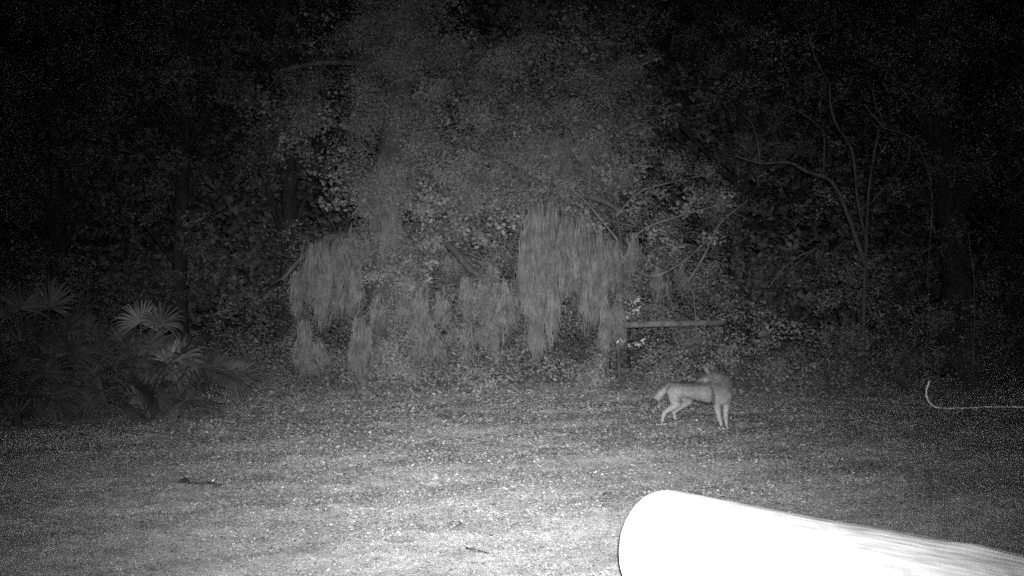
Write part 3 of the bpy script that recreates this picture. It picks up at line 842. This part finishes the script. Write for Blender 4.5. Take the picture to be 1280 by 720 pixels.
# coat pattern: grizzled saddle and neck, pale legs, belly, throat and muzzle, black tail tip
wx, wz = co[:, 0] + croot.x, co[:, 2]
wy = co[:, 1] + croot.y
lo = np.clip((wz - .20) / .30, 0, 1)
coat = .165 - .05 * lo ** 1.5 - .05 * np.clip(no[:, 2], 0, 1)
tail_tip = Z(188, 428, 12.86); tail_d = np.sqrt((wx - tail_tip.x) ** 2 + (wz - tail_tip.z) ** 2 + (wy - tail_tip.y) ** 2)
coat = np.where(tail_d < .065, .04, coat)
chk = Z(515, 282, 12.17); cd = np.sqrt((wx - chk.x) ** 2 + ((wz - chk.z) * 1.5) ** 2 + (wy - chk.y) ** 2)
coat = coat + .22 * np.exp(-(cd / .042) ** 2)
ed = Z(525, 200, 12.17); cd = np.sqrt((wx - ed.x) ** 2 + (wz - ed.z) ** 2)
coat = coat + .05 * np.exp(-(cd / .03) ** 2)
sh = Z(566, 345, 12.28); band = np.abs((wx - sh.x) + .12 * (wz - sh.z))
coat = coat * (1 - .72 * np.exp(-(band / .016) ** 2) * (wz > .27) * (wz < .47))
front = np.clip((wx - sh.x) / .05, 0, 1) * np.clip((wz - .22) / .12, 0, 1)
coat = coat * (1 - .30 * front * np.clip((wz - .30) / .15, 0.15, 1))
leg = np.clip((.27 - wz) / .06, 0, 1)
coat = coat * (1 + .30 * leg)
hipc = Z(320, 370, 12.7); hd2 = np.sqrt((wx - hipc.x) ** 2 + (wz - hipc.z) ** 2)
coat = coat * (1 + .30 * np.exp(-(hd2 / .10) ** 2))
coat = coat * (1 - .30 * np.clip((wz - .455) / .05, 0, 1) * (wx < sh.x))
coat = coat * (1 + .12 * rng.normal(size=N))
ca = me2.color_attributes.new("coat", 'FLOAT_COLOR', 'POINT')
ca.data.foreach_set("color", np.stack([coat, coat, coat, np.ones(N)], 1).astype(np.float32).ravel())
M_fur, n, l, b = new_mat("coyote_coat", 0.9, 0.1)
va = n.new("ShaderNodeVertexColor"); va.layer_name = "coat"
nz = n.new("ShaderNodeTexNoise"); nz.inputs["Scale"].default_value = 90; nz.inputs["Detail"].default_value = 4
tc = n.new("ShaderNodeTexCoord"); l.new(tc.outputs["Object"], nz.inputs["Vector"])
nz2 = n.new("ShaderNodeTexNoise"); nz2.inputs["Scale"].default_value = 24; nz2.inputs["Detail"].default_value = 3
l.new(tc.outputs["Object"], nz2.inputs["Vector"])
l.new(_mul(_mul(va.outputs["Color"], _range(nz.outputs["Fac"], .3, .7, .6, 1.35)), _range(nz2.outputs["Fac"], .3, .7, .78, 1.2)), b.inputs["Base Color"])
bp = n.new("ShaderNodeBump"); bp.inputs["Strength"].default_value = .6; bp.inputs["Distance"].default_value = .01
l.new(nz.outputs["Fac"], bp.inputs["Height"]); l.new(bp.outputs[0], b.inputs["Normal"])
me2.materials.clear(); me2.materials.append(M_fur)
for p_ in me2.polygons: p_.use_smooth = True
croot_o = empty("coyote", croot - Vector((0, 0, .008)), "coyote standing side-on at the edge of the light, head turned back over its shoulder", "coyote")
body = bpy.data.objects.new("body", me2); link(body, croot_o)
mbp = MB()
for (zx, zy, yy) in ((628, 592, 12.17), (661, 591, 12.18), (246, 568, 12.65), (336, 549, 12.91)):
    w_ = Z(zx, zy, yy); k_ = 16
    leaves(mbp, np.stack([w_.x + rng.normal(size=k_) * .045, w_.y + rng.normal(size=k_) * .04 - .02, float(gz(w_.x, w_.y)) + .004 + .012 * rng.random(k_)], 1), rng.uniform(.02, .05, k_), .35)
tag(mbp.build("paw_litter", M_litter), kind="stuff")
# short fur strokes lying back along the coat
nf = 16000
pk = rng.integers(0, N, nf)
c, nn_ = co[pk], no[pk]
okk = ~((c[:, 2] < .10)); c, nn_ = c[okk], nn_[okk]; cval = coat[pk][okk]
fl = np.array([-.7, .45, -.55]) + rng.normal(size=(len(c), 3)) * .25
d = fl - nn_ * np.sum(fl * nn_, 1)[:, None]; d /= np.linalg.norm(d, axis=1)[:, None] + 1e-9
d = d + nn_ * .45
s = np.cross(d, nn_); s /= np.linalg.norm(s, axis=1)[:, None] + 1e-9
L = rng.uniform(.012, .034, len(c))[:, None]
v = np.empty((len(c), 4, 3)); v[:, 0] = c - s * .0016; v[:, 1] = c + s * .0016; v[:, 2] = c + d * L + s * .0003; v[:, 3] = c + d * L - s * .0003
mb = MB(); mb.add(v.reshape(-1, 3), np.arange(len(c) * 4).reshape(-1, 4))
fur = mb.build("fur", M_fur, croot_o)
ca = fur.data.color_attributes.new("coat", 'FLOAT_COLOR', 'POINT')
cv = np.repeat(cval, 4) if len(fur.data.vertices) == len(c) * 4 else np.full(len(fur.data.vertices), .28)
ca.data.foreach_set("color", np.stack([cv, cv, cv, np.ones(len(cv))], 1).astype(np.float32).ravel())
M_dark, *_r = new_mat("nose_and_eye", .3, .6); _r[2].inputs["Base Color"].default_value = (.02, .02, .02, 1)
for nm, (zx, zy, yy), r in (("nose", (468, 280, 12.10), .0125), ("eye", (534, 244, 12.185), .008)):
    bm = bmesh.new(); bmesh.ops.create_icosphere(bm, subdivisions=2, radius=r, matrix=Matrix.Translation(Z(zx, zy, yy) - croot))
    me = bpy.data.meshes.new(nm); bm.to_mesh(me); bm.free(); me.materials.append(M_dark)
    link(bpy.data.objects.new(nm, me), croot_o)
bpy.data.meshes.remove(bpy.data.meshes["coyote_raw"]) if "coyote_raw" in bpy.data.meshes else None
